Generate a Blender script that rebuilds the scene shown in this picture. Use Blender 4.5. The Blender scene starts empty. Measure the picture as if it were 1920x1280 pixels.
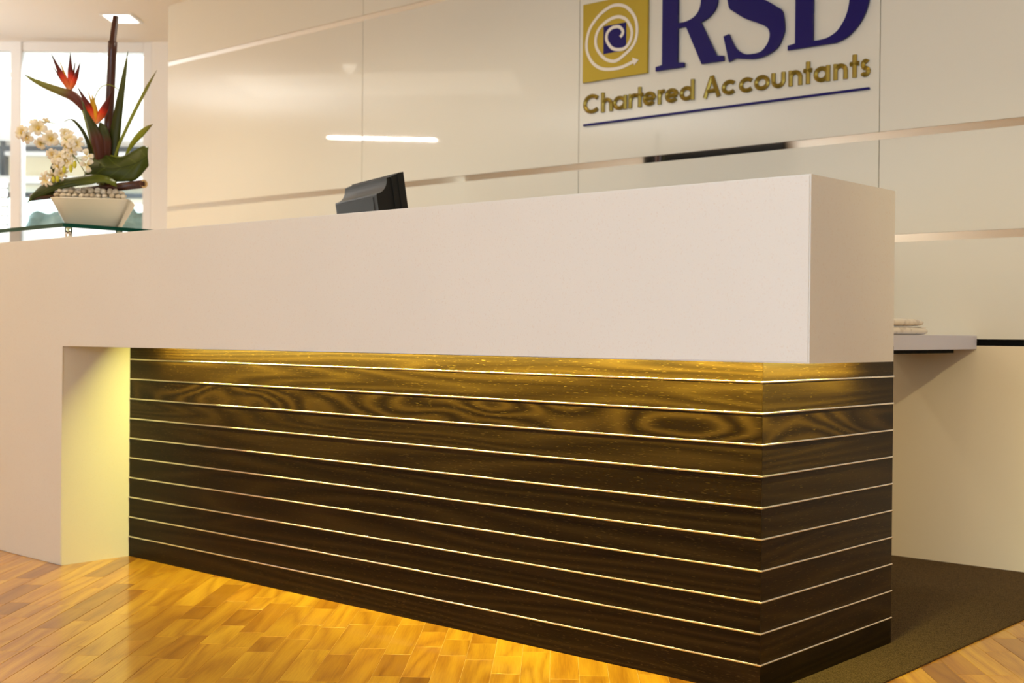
import bpy, bmesh, math, random
from mathutils import Vector, Matrix
random.seed(7)
sc = bpy.context.scene
COL = sc.collection
PI = math.pi
R = math.radians

# ------------------------------------------------------------------ camera, world, lights, exposure
sc.view_settings.view_transform = 'Standard'
sc.view_settings.look = 'None'
sc.view_settings.gamma = 1.0
sc.view_settings.use_curve_mapping = False
sc.view_settings.exposure = -0.56
sc.cycles.max_bounces = 8
sc.cycles.diffuse_bounces = 4
sc.cycles.glossy_bounces = 4
sc.cycles.transparent_max_bounces = 12
sc.cycles.caustics_reflective = False
sc.cycles.caustics_refractive = False
sc.cycles.sample_clamp_indirect = 4.0

cam_d = bpy.data.cameras.new('camera')
cam = bpy.data.objects.new('camera', cam_d); COL.objects.link(cam)
yaw, pitch, roll = 0.72441, -0.00655, 0.00851
fo = Vector((-math.sin(yaw)*math.cos(pitch), math.cos(yaw)*math.cos(pitch), math.sin(pitch)))
r0 = Vector((math.cos(yaw), math.sin(yaw), 0)); u0 = r0.cross(fo)
rt = math.cos(roll)*r0 + math.sin(roll)*u0; up = -math.sin(roll)*r0 + math.cos(roll)*u0
CAM = Vector((1.42266, -2.43635, 0.79193))
cam.matrix_world = Matrix(((rt.x, up.x, -fo.x, CAM.x), (rt.y, up.y, -fo.y, CAM.y), (rt.z, up.z, -fo.z, CAM.z), (0, 0, 0, 1)))
cam_d.sensor_width = 36; cam_d.lens = 2375.25/1920*36
cam_d.clip_start = 0.05; cam_d.clip_end = 200
cam_d.dof.use_dof = True; cam_d.dof.focus_distance = 3.1; cam_d.dof.aperture_fstop = 4.5
sc.camera = cam

world = bpy.data.worlds.new('world'); sc.world = world; world.use_nodes = True
wn = world.node_tree.nodes; wl = world.node_tree.links
bg = wn['Background']; bg.inputs[0].default_value = (0.86, 0.94, 1.0, 1); bg.inputs[1].default_value = 5.0

def area(name, loc, target, sx, sy, energy, color, spread=180):
    d = bpy.data.lights.new(name, 'AREA'); d.shape = 'RECTANGLE'; d.size = sx; d.size_y = sy
    d.energy = energy; d.color = color; d.spread = R(spread)
    o = bpy.data.objects.new(name, d); COL.objects.link(o); o.location = loc
    o.rotation_euler = (Vector(target)-Vector(loc)).to_track_quat('-Z', 'Y').to_euler()
    return o

def spot(name, loc, target, energy, color, angle=100, blend=0.6, rad=0.03):
    d = bpy.data.lights.new(name, 'SPOT'); d.energy = energy; d.color = color
    d.spot_size = R(angle); d.spot_blend = blend; d.shadow_soft_size = rad
    o = bpy.data.objects.new(name, d); COL.objects.link(o); o.location = loc
    o.rotation_euler = (Vector(target)-Vector(loc)).to_track_quat('-Z', 'Y').to_euler()
    return o

WALL_Y = 1.893
WARM = (0.96, 0.80, 0.46)
NEUT = (1.0, 0.92, 0.78)
COOL = (0.42, 0.66, 1.0)
# daylight through the big street window in front of the desk
area('street_window_light', (1.3, -5.05, 1.5), (1.0, 0, 1.0), 2.6, 2.2, 62, COOL, 110)
# row of warm downlights in the ceiling in front of the desk
for x, e in ((-4.6, 40), (-3.4, 42), (-2.2, 32), (-1.0, 15), (0.2, 8), (1.4, 30)):
    spot('front_downlight', (x, -1.0, 2.72), (x, -0.95, 0), e, WARM, 130, 0.7, 0.03)
# warm downlights between desk and wall; the last is added to brighten the lower wall
for x, e in ((-4.5, 80), (-3.2, 58), (-2.1, 52), (-0.1, 24), (1.1, 20)):
    spot('work_downlight', (x, 0.75, 2.72), (x, 0.9, 0), e, NEUT if x < -2 else WARM, 140, 0.8, 0.05)
spot('wall_fill_spot', (2.6, -2.0, 2.70), (-0.42, WALL_Y, 0.40), 330, WARM, 28, 0.9, 0.06)  # unseen spot added to brighten the wall below the worktop
# upward fill lamps added out of view to brighten the ceiling
area('ceiling_fill_light', (-7.2, -0.2, 1.9), (-7.2, -0.2, 5), 1.2, 1.2, 90, (0.90, 0.96, 1.0))
area('ceiling_fill_light', (-5.2, -3.4, 1.9), (-5.2, -3.4, 5), 1.2, 1.2, 70, (0.92, 0.96, 1.0))
# office behind the glass
area('office_ceiling_light', (-7.9, 3.6, 2.68), (-7.9, 3.6, 0), 2.2, 2.2, 980, (0.90, 0.94, 1.0))
# unseen fill panel added to brighten the room from the front right
area('lobby_fill_light', (2.6, -3.8, 2.70), (2.6, -3.8, 0), 1.2, 2.4, 55, (1.0, 0.84, 0.56))
# ceiling panel over the entrance, softly mirrored in the wall's left part
e_ = area('entrance_ceiling_light', (-5.9, -0.45, 2.71), (-5.9, -0.45, 0), 2.2, 0.9, 10, (1.0, 0.90, 0.74)); e_.rotation_euler = (0, 0, R(-35))
for x in (-6.2, -4.0): spot('lobby_fill_spot', (x, -4.4, 2.72), (x, -4.4, 0), 80, NEUT, 130, 0.7, 0.03)  # added spots: their floor bounce brightens the ceiling mirrored in the strips
spot('entrance_fill_spot', (-5.6, 0.1, 2.72), (-5.4, 0.6, 0), 60, NEUT, 140, 0.8, 0.05)  # extra unseen spot added to light the left part of the wall

# ------------------------------------------------------------------ helpers
def link_mesh(name, verts, faces, mat, parent=None, loc=None, smooth=False, rot=None):
    me = bpy.data.meshes.new(name); me.from_pydata([tuple(v) for v in verts], [], faces); me.update()
    return link_data(name, me, mat, parent, loc, smooth, rot)

def world_loc(o):
    v = Vector((0, 0, 0))
    while o is not None: v += Vector(o.location); o = o.parent
    return v

def link_data(name, me, mat, parent=None, loc=None, smooth=False, rot=None):
    if mat is not None:
        for m in (mat if isinstance(mat, (list, tuple)) else [mat]): me.materials.append(m)
    if smooth:
        for p in me.polygons: p.use_smooth = True
    o = bpy.data.objects.new(name, me); COL.objects.link(o)
    w = Vector(loc) if loc is not None else Vector((0, 0, 0))
    if parent is not None:
        o.parent = parent; w = w - world_loc(parent)
    o.location = w
    if rot: o.rotation_euler = rot
    return o

def bm_obj(name, bm, mat, parent=None, loc=None, smooth=False, rot=None):
    bmesh.ops.recalc_face_normals(bm, faces=bm.faces[:])
    me = bpy.data.meshes.new(name); bm.to_mesh(me); bm.free()
    return link_data(name, me, mat, parent, loc, smooth, rot)

def bm_box(bm, a, b):
    x0, y0, z0 = a; x1, y1, z1 = b
    v = [bm.verts.new(p) for p in ((x0,y0,z0),(x1,y0,z0),(x1,y1,z0),(x0,y1,z0),(x0,y0,z1),(x1,y0,z1),(x1,y1,z1),(x0,y1,z1))]
    fs = [bm.faces.new([v[i] for i in f]) for f in ((3,2,1,0),(4,5,6,7),(0,1,5,4),(1,2,6,5),(2,3,7,6),(3,0,4,7))]
    return fs

def box(name, a, b, mat, parent=None, bevel=0.0, seg=2, loc=None, rot=None):
    bm = bmesh.new(); bm_box(bm, a, b)
    if bevel: bmesh.ops.bevel(bm, geom=bm.edges[:], offset=bevel, segments=seg, affect='EDGES', clamp_overlap=True)
    return bm_obj(name, bm, mat, parent, loc, False, rot)

def prism(name, poly, axis, lo, hi, mat, parent=None, bevel=0.0, seg=2):
    """poly in the two other axes, extruded along axis"""
    bm = bmesh.new()
    def P(p, t): return {'x': (t, p[0], p[1]), 'y': (p[0], t, p[1]), 'z': (p[0], p[1], t)}[axis]
    a = [bm.verts.new(P(p, lo)) for p in poly]; b = [bm.verts.new(P(p, hi)) for p in poly]
    bm.faces.new(a); bm.faces.new(b[::-1])
    n = len(poly)
    for i in range(n): bm.faces.new((a[i], b[i], b[(i+1) % n], a[(i+1) % n]))
    if bevel: bmesh.ops.bevel(bm, geom=bm.edges[:], offset=bevel, segments=seg, affect='EDGES', clamp_overlap=True)
    return bm_obj(name, bm, mat, parent)

def tube_geo(pts, radii, n=10, cap=True):
    """round tube through 3D points"""
    pts = [Vector(p) for p in pts]; verts = []; faces = []
    if not isinstance(radii, (list, tuple)): radii = [radii]*len(pts)
    prev = None
    for i, p in enumerate(pts):
        t = (pts[min(i+1, len(pts)-1)] - pts[max(i-1, 0)]).normalized()
        if prev is None:
            a = Vector((0, 0, 1)) if abs(t.z) < 0.9 else Vector((1, 0, 0))
            s = t.cross(a).normalized()
        else: s = (prev - t*prev.dot(t)).normalized()
        prev = s; q = t.cross(s)
        for k in range(n):
            a = 2*PI*k/n; verts.append(p + (s*math.cos(a) + q*math.sin(a))*radii[i])
    for i in range(len(pts)-1):
        for k in range(n):
            faces.append((i*n+k, i*n+(k+1) % n, (i+1)*n+(k+1) % n, (i+1)*n+k))
    if cap:
        faces.append(tuple(range(n-1, -1, -1))); faces.append(tuple((len(pts)-1)*n+k for k in range(n)))
    return verts, faces

def tube(name, pts, radii, mat, parent=None, n=10, cap=True, smooth=True):
    v, f = tube_geo(pts, radii, n, cap)
    return link_mesh(name, v, f, mat, parent, None, smooth)

def catmull(pts, k=6):
    pts = [Vector(p) for p in pts]; out = []
    if len(pts) < 3: return pts
    for i in range(len(pts)-1):
        p0 = pts[i-1] if i else pts[0]*2 - pts[1]
        p1, p2 = pts[i], pts[i+1]
        p3 = pts[i+2] if i+2 < len(pts) else pts[-1]*2 - pts[-2]
        for j in range(k):
            t = j/k
            out.append(0.5*((2*p1) + (p2-p0)*t + (2*p0-5*p1+4*p2-p3)*t*t + (3*p1-p0-3*p2+p3)*t**3))
    out.append(pts[-1]); return out

def empty(name, loc, label, cat, group=None):
    o = bpy.data.objects.new(name, None); COL.objects.link(o); o.location = loc; o.empty_display_size = 0.1
    o['label'] = label; o['category'] = cat
    if group: o['group'] = group
    return o

def tag(o, label, cat, group=None):
    o['label'] = label; o['category'] = cat
    if group: o['group'] = group
    return o

def struct(o, label):
    o['kind'] = 'structure'; o['label'] = label
    return o

def struct_empty(name, loc, label):
    o = bpy.data.objects.new(name, None); COL.objects.link(o); o.location = loc; o.empty_display_size = 0.1
    return struct(o, label)

# ------------------------------------------------------------------ materials
def mat(name, col, rough=0.5, metal=0.0, spec=0.5, coat=0.0, coat_rough=0.05, emit=None, estr=0.0):
    m = bpy.data.materials.new(name); m.use_nodes = True
    b = m.node_tree.nodes['Principled BSDF']
    b.inputs['Base Color'].default_value = (*col, 1); b.inputs['Roughness'].default_value = rough
    b.inputs['Metallic'].default_value = metal; b.inputs['Specular IOR Level'].default_value = spec
    b.inputs['Coat Weight'].default_value = coat; b.inputs['Coat Roughness'].default_value = coat_rough
    if emit: b.inputs['Emission Color'].default_value = (*emit, 1); b.inputs['Emission Strength'].default_value = estr
    return m

class NT:
    def __init__(s, m): s.t = m.node_tree; s.b = s.t.nodes['Principled BSDF']
    def n(s, typ, **kw):
        x = s.t.nodes.new(typ)
        for k, v in kw.items(): setattr(x, k, v)
        return x
    def l(s, a, b): s.t.links.new(a, b)
    def math(s, op, a, b=None):
        x = s.n('ShaderNodeMath', operation=op)
        for i, v in enumerate((a, b)):
            if v is None: continue
            if isinstance(v, (int, float)): x.inputs[i].default_value = v
            else: s.l(v, x.inputs[i])
        return x.outputs[0]
    def ramp(s, fac, stops):
        x = s.n('ShaderNodeValToRGB'); e = x.color_ramp.elements
        while len(e) < len(stops): e.new(0.5)
        for el, (p, c) in zip(e, stops): el.position = p; el.color = (*c, 1) if len(c) == 3 else c
        s.l(fac, x.inputs[0]); return x.outputs[0]
    def noise(s, vec, scale, detail=2, rough=0.5, dist=0.0):
        x = s.n('ShaderNodeTexNoise'); x.inputs['Scale'].default_value = scale; x.inputs['Detail'].default_value = detail
        x.inputs['Roughness'].default_value = rough; x.inputs['Distortion'].default_value = dist
        s.l(vec, x.inputs['Vector']); return x.outputs['Fac']
    def mix(s, fac, a, b, blend='MIX'):
        x = s.n('ShaderNodeMix', data_type='RGBA', blend_type=blend)
        for i, v in ((0, fac), (6, a), (7, b)):
            if isinstance(v, (int, float)): x.inputs[i].default_value = v
            elif isinstance(v, tuple): x.inputs[i].default_value = (*v, 1) if len(v) == 3 else v
            else: s.l(v, x.inputs[i])
        return x.outputs[2]
    def bump(s, h, strength, dist=0.001):
        x = s.n('ShaderNodeBump'); x.inputs['Strength'].default_value = strength; x.inputs['Distance'].default_value = dist
        s.l(h, x.inputs['Height']); s.l(x.outputs[0], s.b.inputs['Normal'])

def wood(name, dark, mid, light, rough, coat, island=False, ring=9.0, sx=0.9, sy=9.0, tone=None, tint=None, fibre=0.35, spec=None, pore=None):
    """grain runs along local X; face lies in local X and a second axis"""
    m = mat(name, mid, rough, coat=coat, coat_rough=0.12); t = NT(m)
    tc = t.n('ShaderNodeTexCoord')
    if island: rnd = t.n('ShaderNodeNewGeometry').outputs['Random Per Island']
    else: rnd = t.n('ShaderNodeObjectInfo').outputs['Random']
    cx = t.n('ShaderNodeCombineXYZ')
    t.l(t.math('MULTIPLY', rnd, 37.0), cx.inputs[0]); t.l(t.math('MULTIPLY', rnd, 91.0), cx.inputs[1]); t.l(t.math('MULTIPLY', rnd, 53.0), cx.inputs[2])
    add = t.n('ShaderNodeVectorMath', operation='ADD'); t.l(tc.outputs['Object'], add.inputs[0]); t.l(cx.outputs[0], add.inputs[1])
    mp = t.n('ShaderNodeMapping'); mp.inputs['Scale'].default_value = (sx, sy, sy); t.l(add.outputs[0], mp.inputs['Vector'])
    big = t.noise(mp.outputs[0], 1.0, 1.5, 0.45, 0.3)
    rings = t.math('PINGPONG', t.math('MULTIPLY', big, ring), 0.5)
    rings = t.math('MULTIPLY', rings, 2.0)
    mp2 = t.n('ShaderNodeMapping'); mp2.inputs['Scale'].default_value = (sx*9, sy*28, sy*28); t.l(add.outputs[0], mp2.inputs['Vector'])
    fine = t.noise(mp2.outputs[0], 1.0, 3, 0.6)
    v = t.math('ADD', t.math('MULTIPLY', rings, 1-fibre), t.math('MULTIPLY', fine, fibre))
    col = t.ramp(v, [(0.22, dark), (0.5, mid), (0.80, light)])
    if pore:  # pale pores, with the LED sparkle along the grain put into their colour
        mp3 = t.n('ShaderNodeMapping'); mp3.inputs['Scale'].default_value = (55, 620, 620); t.l(add.outputs[0], mp3.inputs['Vector'])
        pr = t.noise(mp3.outputs[0], 1.0, 1, 0.5)
        col = t.mix(t.ramp(pr, [(0.66, (0, 0, 0)), (0.74, (1, 1, 1))]), col, pore)
    if tone:
        wn_ = t.n('ShaderNodeTexWhiteNoise', noise_dimensions='1D'); t.l(t.math('MULTIPLY', rnd, 517.3), wn_.inputs['W'])
        tn = t.ramp(wn_.outputs['Value'], [(i/(len(tone)-1), c) for i, c in enumerate(tone)])
        col = t.mix(1.0, col, tn, 'MULTIPLY')
    t.l(col, t.b.inputs['Base Color'])
    t.bump(fine, 0.12, 0.0006)
    if spec is not None: t.b.inputs['Specular IOR Level'].default_value = spec
    return m

M = {}
# solid-surface stone: warm white with the faintest cloud
M['stone'] = mat('solid_surface', (0.76, 0.73, 0.665), 0.38, spec=0.4)
t = NT(M['stone']); tc = t.n('ShaderNodeTexCoord')
n1 = t.noise(tc.outputs['Object'], 260, 2); n2 = t.noise(tc.outputs['Object'], 3, 3)
c = t.mix(t.ramp(n2, [(0.3, (0, 0, 0)), (0.75, (1, 1, 1))]), (0.75, 0.715, 0.64), (0.77, 0.735, 0.66))
c = t.mix(t.ramp(n1, [(0.60, (0, 0, 0)), (0.72, (1, 1, 1))]), c, (0.73, 0.665, 0.575)); t.l(c, t.b.inputs['Base Color'])
WT = [(0.82, 0.82, 0.82), (1.08, 1.06, 1.04)]
M['wenge'] = wood('dark_veneer', (0.0102, 0.0048, 0.0011), (0.0178, 0.0089, 0.0021), (0.031, 0.0165, 0.0039), 0.34, 0.0, ring=13, sx=0.5, sy=7.0,
                  tone=WT, fibre=0.5, spec=0.10, pore=(0.070, 0.042, 0.012))
M['wenge_figured'] = wood('figured_veneer', (0.0085, 0.0038, 0.0009), (0.0185, 0.0090, 0.0021), (0.036, 0.0185, 0.0042), 0.34, 0.0, ring=13, sx=1.7, sy=5.5,
                  tone=WT, fibre=0.25, spec=0.10, pore=(0.070, 0.042, 0.012))
TONES = [(0.50, 0.37, 0.24), (0.74, 0.60, 0.42), (1.0, 0.93, 0.80), (0.85, 0.74, 0.55), (1.08, 1.06, 1.0), (0.95, 0.80, 0.62), (1.12, 1.12, 1.08), (0.68, 0.50, 0.30), (1.05, 0.98, 0.88)]
PL = dict(dark=(0.44, 0.190, 0.011), mid=(0.62, 0.320, 0.022), light=(0.74, 0.420, 0.036), rough=0.34, coat=0.55, ring=5, sx=1.3, sy=10, tone=TONES, fibre=0.62)
M['plank'] = wood('floor_timber', **PL)
M['plank_many'] = wood('floor_timber_many', island=True, **PL)
M['joint'] = mat('joint_highlight', (0.80, 0.56, 0.24), 0.6)  # pale joint colour paints in the highlight along the plank bevels
M['panel'] = mat('painted_glass', (0.74, 0.695, 0.57), 0.03, spec=0.5)
M['laminate'] = mat('matte_cream_laminate', (0.84, 0.71, 0.48), 0.55, spec=0.3)
M['mirror'] = mat('mirror', (0.86, 0.86, 0.84), 0.03, metal=1.0)
M['black'] = mat('black_gap', (0.004, 0.004, 0.004), 0.8, spec=0.1)
M['steel'] = mat('bright_trim', (0.78, 0.74, 0.70), 0.11, metal=1.0)
M['chrome'] = mat('polished_steel', (0.85, 0.83, 0.78), 0.06, metal=1.0)
M['grey_edge'] = mat('grey_laminate', (0.64, 0.65, 0.82), 0.5)
M['white'] = mat('white_paint', (0.82, 0.78, 0.72), 0.5)
M['ceil'] = mat('ceiling_paint', (0.88, 0.86, 0.82), 0.8, spec=0.2)
M['wall'] = mat('wall_paint', (0.78, 0.74, 0.66), 0.7, spec=0.2)
M['frame'] = mat('white_frame', (0.80, 0.79, 0.77), 0.4)
M['greyfloor'] = mat('office_carpet', (0.20, 0.19, 0.18), 0.9, spec=0.1)
M['led'] = mat('led_diode', (1, 0.85, 0.4), 0.5, emit=(0.96, 0.88, 0.20), estr=1620)
M['pcb'] = mat('led_tape', (0.7, 0.66, 0.5), 0.5)
M['lamp'] = mat('lamp_diffuser', (1, 1, 1), 0.5, emit=(1.0, 0.95, 0.86), estr=5.0)
M['tube'] = mat('lamp_tube', (1, 1, 1), 0.5, emit=(1.0, 0.95, 0.86), estr=480.0)
M['louvre'] = mat('grey_louvre', (0.45, 0.44, 0.42), 0.5)
# carpet
M['carpet'] = mat('brown_carpet', (0.07, 0.045, 0.022), 0.95, spec=0.1); t = NT(M['carpet']); tc = t.n('ShaderNodeTexCoord')
n1 = t.noise(tc.outputs['Object'], 420, 2); n2 = t.noise(tc.outputs['Object'], 60, 3)
c = t.ramp(n1, [(0.34, (0.030, 0.018, 0.007)), (0.55, (0.122, 0.073, 0.028)), (0.70, (0.21, 0.13, 0.052)), (0.80, (0.34, 0.26, 0.15))])
c = t.mix(0.25, c, t.ramp(n2, [(0.3, (0.03, 0.02, 0.01)), (0.7, (0.10, 0.065, 0.03))])); t.l(c, t.b.inputs['Base Color']); t.bump(n1, 0.8, 0.003)
# sign
M['blue'] = mat('blue_acrylic', (0.010, 0.007, 0.105), 0.25, spec=0.2)
M['gold'] = mat('gold_plate', (0.44, 0.315, 0.020), 0.38, metal=0.3)
M['goldletter'] = mat('gold_letter', (0.27, 0.180, 0.018), 0.32, metal=0.6)
M['cream'] = mat('cream_inlay', (0.80, 0.72, 0.60), 0.35)
# monitor
M['plastic'] = mat('black_plastic', (0.012, 0.011, 0.008), 0.45, spec=0.3)
M['screen'] = mat('dark_screen', (0.01, 0.01, 0.012), 0.15)
# paper
M['paper'] = mat('newsprint', (0.82, 0.76, 0.70), 0.8, spec=0.1); t = NT(M['paper']); tc = t.n('ShaderNodeTexCoord')
mp = t.n('ShaderNodeMapping'); mp.inputs['Scale'].default_value = (1, 1, 1); t.l(tc.outputs['Object'], mp.inputs['Vector'])
n1 = t.noise(mp.outputs[0], 35, 3); c = t.ramp(n1, [(0.36, (0.66, 0.59, 0.54)), (0.46, (0.82, 0.75, 0.69)), (1, (0.86, 0.80, 0.74))]); t.l(c, t.b.inputs['Base Color'])
M['print'] = mat('printed_ink', (0.16, 0.14, 0.15), 0.8)

def glass_mat(name, tint, fac=0.06):
    """clear sheet: mostly transmits straight through, reflects by Fresnel"""
    m = bpy.data.materials.new(name); m.use_nodes = True; nt = m.node_tree; nt.nodes.clear()
    o = nt.nodes.new('ShaderNodeOutputMaterial'); mx = nt.nodes.new('ShaderNodeMixShader'); fr = nt.nodes.new('ShaderNodeFresnel')
    fr.inputs[0].default_value = 1.45
    a = nt.nodes.new('ShaderNodeBsdfTransparent'); a.inputs[0].default_value = (*tint, 1)
    b = nt.nodes.new('ShaderNodeBsdfGlossy'); b.inputs['Roughness'].default_value = 0.02
    nt.links.new(fr.outputs[0], mx.inputs[0]); nt.links.new(a.outputs[0], mx.inputs[1]); nt.links.new(b.outputs[0], mx.inputs[2])
    nt.links.new(mx.outputs[0], o.inputs[0]); return m
M['pane'] = glass_mat('clear_pane', (0.95, 0.97, 0.96))
M['shelfglass'] = glass_mat('shelf_glass', (0.86, 0.95, 0.91))
M['glassedge'] = mat('green_glass_edge', (0.006, 0.060, 0.036), 0.08, spec=0.6)

# ------------------------------------------------------------------ structure
WY = 1.893                                   # face of the panelled back wall
CZ = 2.74
# --- floor: timber strips laid at 129.5 degrees to the desk
FA = R(129.5); ad = Vector((math.cos(FA), math.sin(FA), 0)); bd = Vector((math.sin(FA), -math.cos(FA), 0))
PW = 0.0683
fl = box('floor', (-16, -9, -0.10), (6, 13, -0.0010), M['joint'])
struct(fl, 'golden timber strip floor laid diagonally to the reception desk')
def inside(p, poly):
    c = False; n = len(poly)
    for i in range(n):
        x0, y0 = poly[i]; x1, y1 = poly[(i+1) % n]
        if (y0 > p[1]) != (y1 > p[1]) and p[0] < (x1-x0)*(p[1]-y0)/(y1-y0)+x0: c = not c
    return c
SEEN = [(-1.55, -1.25), (0.05, 0.10), (-2.45, 0.06), (-2.62, -0.18), (-3.75, -0.18), (-3.65, -0.55)]
SEEN2 = [(0.12, 0.20), (0.42, 0.40), (0.42, 0.9), (0.12, 1.4)]
PN = Vector((-math.sin(yaw), math.cos(yaw), 0)); PO_ = CAM + PN*8.62   # line of the glass partition: the timber stops there
def plank_geo(L):
    e, h, d = 0.0008, PW/2-0.00045, 0.007
    x0, x1 = 0.0002, L-0.0002
    v = [(x0, -h, -d), (x1, -h, -d), (x1, h, -d), (x0, h, -d),
         (x0, -h, -e*0.5), (x1, -h, -e*0.5), (x1, h, -e*0.5), (x0, h, -e*0.5),
         (x0+e, -h+e, 0), (x1-e, -h+e, 0), (x1-e, h-e, 0), (x0+e, h-e, 0)]
    f = [(8, 9, 10, 11), (4, 5, 9, 8), (5, 6, 10, 9), (6, 7, 11, 10), (7, 4, 8, 11), (0, 1, 5, 4), (1, 2, 6, 5), (2, 3, 7, 6), (3, 0, 4, 7)]
    return v, f
LENS = [0.16, 0.20, 0.24, 0.28, 0.32, 0.36, 0.42]
plank_me = {}
many_v, many_f = [], []
nplank = 0
rng = random.Random(21)
off = -0.4607
for k in range(-190, 70):
    s = off + PW*(k+0.5)
    tpos = -7.0 - rng.random()*0.4
    while tpos < 12.0:
        L = rng.choice(LENS)
        c = bd*s + ad*tpos
        corners = [c+bd*(PW/2*j)+ad*(L*q) for j in (-1, 1) for q in (0, 0.25, 0.5, 0.75, 1)]
        mid = c+ad*(L/2)
        ok = -9.6 < mid.x < 3.9 and -5.1 < mid.y < 1.85 + max(0.0, -5.2-mid.x) and (mid.x-PO_.x)*PN.x+(mid.y-PO_.y)*PN.y < 0.03
        if ok and all(-4.4 < q.x < 0.15 and q.y > 0.02 for q in corners): ok = False
        if ok and any(inside((q.x, q.y), SEEN) or inside((q.x, q.y), SEEN2) for q in corners) and nplank < 298:
            if L not in plank_me:
                v, f = plank_geo(L); me = bpy.data.meshes.new('plank'); me.from_pydata(v, [], f); me.update(); me.materials.append(M['plank']); plank_me[L] = me
            o = bpy.data.objects.new('plank', plank_me[L]); COL.objects.link(o); o.parent = fl
            o.location = c; o.rotation_euler = (0, 0, FA); nplank += 1
        elif ok:
            v, f = plank_geo(L); n0 = len(many_v)
            many_v += [(x+tpos, y-s, z) for x, y, z in v]; many_f += [tuple(i+n0 for i in q) for q in f]
        tpos += L
pm = link_mesh('strip_flooring', many_v, many_f, M['plank_many'], fl, None, False, (0, 0, FA)); pm['kind'] = 'stuff'

# --- ceiling
ce = box('ceiling', (-16, -9, CZ), (6, 13, CZ+0.12), M['ceil']); struct(ce, 'plain white plaster ceiling')

# --- back wall
wb = box('wall_back', (-5.19, WY+0.02, 0), (4.0, WY+0.20, CZ), M['wall'])
struct(wb, 'cream panelled wall behind the reception desk with mirror strips')
xs = [-5.19, -3.44, -2.03, -0.636, 0.76, 2.16, 4.0]
zs = [(0.785, 1.131), (1.159, 1.506), (1.534, 2.378), (2.404, CZ)]
for i in range(len(xs)-1):
    for z0, z1 in zs:
        box('wall_panel', (xs[i]+0.0015, WY, z0), (xs[i+1]-0.0015, WY+0.02, z1), M['panel'], wb, 0.0008, 1)
    if xs[i] > -5:
        pass
for z0, z1 in ((1.131, 1.159), (1.506, 1.534), (2.378, 2.404)):
    for i in range(len(xs)-1):
        box('mirror_strip', (xs[i], WY+0.004, z0), (xs[i+1], WY+0.02, z1), M['mirror'], wb)
box('shadow_gap', (-5.19, WY+0.012, 0.762), (4.0, WY+0.02, 0.785), M['black'], wb)
box('lower_panel', (-5.19, WY, 0.0), (4.0, WY+0.02, 0.762), M['laminate'], wb, 0.001, 1)

# --- walls out of view: right, front (with street window opening)
wr = box('wall_right', (4.0, -5.4, 0), (4.2, WY+0.2, CZ), M['wall']); struct(wr, 'plain painted wall out of view to the right')
bm = bmesh.new()
for a, b in (((-9.5, -5.4, 0), (-1.0, -5.2, CZ)), ((2.8, -5.4, 0), (4.0, -5.2, CZ)), ((-1.0, -5.4, 0), (2.8, -5.2, 0.35)), ((-1.0, -5.4, 2.65), (2.8, -5.2, CZ))): bm_box(bm, a, b)
struct(bm_obj('wall_front', bm, M['wall']), 'plain wall opposite the desk with a street window')
struct(box('wall_left', (-9.9, -5.4, 0), (-9.7, -0.72, CZ), M['wall']), 'plain wall far left of the lobby')

# --- glazed partition at the left, square to the floor boards
PO = Vector((CAM.x, CAM.y, 0)) + Vector((-math.sin(yaw), math.cos(yaw), 0))*8.62
pu = Vector((math.cos(yaw), math.sin(yaw), 0)); pv = Vector((-math.sin(yaw), math.cos(yaw), 0))
PRZ = yaw
def pbox(name, u0_, v0_, z0, u1_, v1_, z1, m, parent, bevel=0.0):
    """box in the office grid: u along the partition, v away from the lobby"""
    return box(name, (u0_, v0_, z0), (u1_, v1_, z1), m, parent, bevel, 2, PO, (0, 0, PRZ))
w1 = struct_empty('window_1', (PO.x-3*pu.x, PO.y-3*pu.y, 0), 'white framed glass partition left of the panelled wall')
pbox('post', -3.412, -0.03, 0, -3.338, 0.05, CZ, M['frame'], w1, 0.004)
pbox('post', -2.513, -0.03, 0, -2.455, 0.06, CZ, M['frame'], w1, 0.004)
pbox('post', -4.40, -0.03, 0, -4.33, 0.05, CZ, M['frame'], w1, 0.004)
pbox('head_rail', -5.6, -0.02, 2.675, -2.513, 0.05, CZ, M['frame'], w1, 0.004)
pbox('sill_rail', -5.6, -0.03, 0, -2.513, 0.05, 0.10, M['frame'], w1, 0.004)
pbox('pane', -3.338, 0.0, 0.10, -2.513, 0.010, 2.675, M['pane'], w1)
pbox('pane', -4.33, 0.0, 0.10, -3.412, 0.010, 2.675, M['pane'], w1)
pbox('pane', -5.60, 0.0, 0.10, -4.40, 0.010, 2.675, M['pane'], w1)
struct(pbox('wall_side', -2.455, -0.04, 0, -0.9, 0.12, CZ, M['white'], None), 'narrow white wall pier between glass partition and panelled wall')
# office behind: right and left walls, far wall with window
struct(pbox('wall_office', -2.20, 0.12, 0, -2.05, 4.7, CZ, M['white'], None), 'white side wall of the office behind the glass')
struct(pbox('wall_store', -6.4, 0.05, 0, -6.2, 4.7, CZ, M['white'], None), 'white left wall of the office behind the glass')
fo_ = pbox('floor_office', -6.4, 0.06, -0.0055, -2.2, 4.7, 0.002, mat('pale_office_floor', (0.62, 0.63, 0.64), 0.6), None); struct(fo_, 'pale grey office floor behind the glass partition')
FV = 4.55
wf = struct(pbox('wall_far', -6.4, FV, 0, -2.05, FV+0.15, 0.75, M['white'], None), 'far office wall below the bright windows')
w2 = struct_empty('window_2', (PO.x+pv.x*FV-4*pu.x, PO.y+pv.y*FV-4*pu.y, 0.75), 'wide far office window with grey transom and dark rail')
M['darkrail'] = mat('dark_rail', (0.012, 0.022, 0.030), 0.4)
M['greytransom'] = mat('grey_transom', (0.50, 0.49, 0.47), 0.5)
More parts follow.
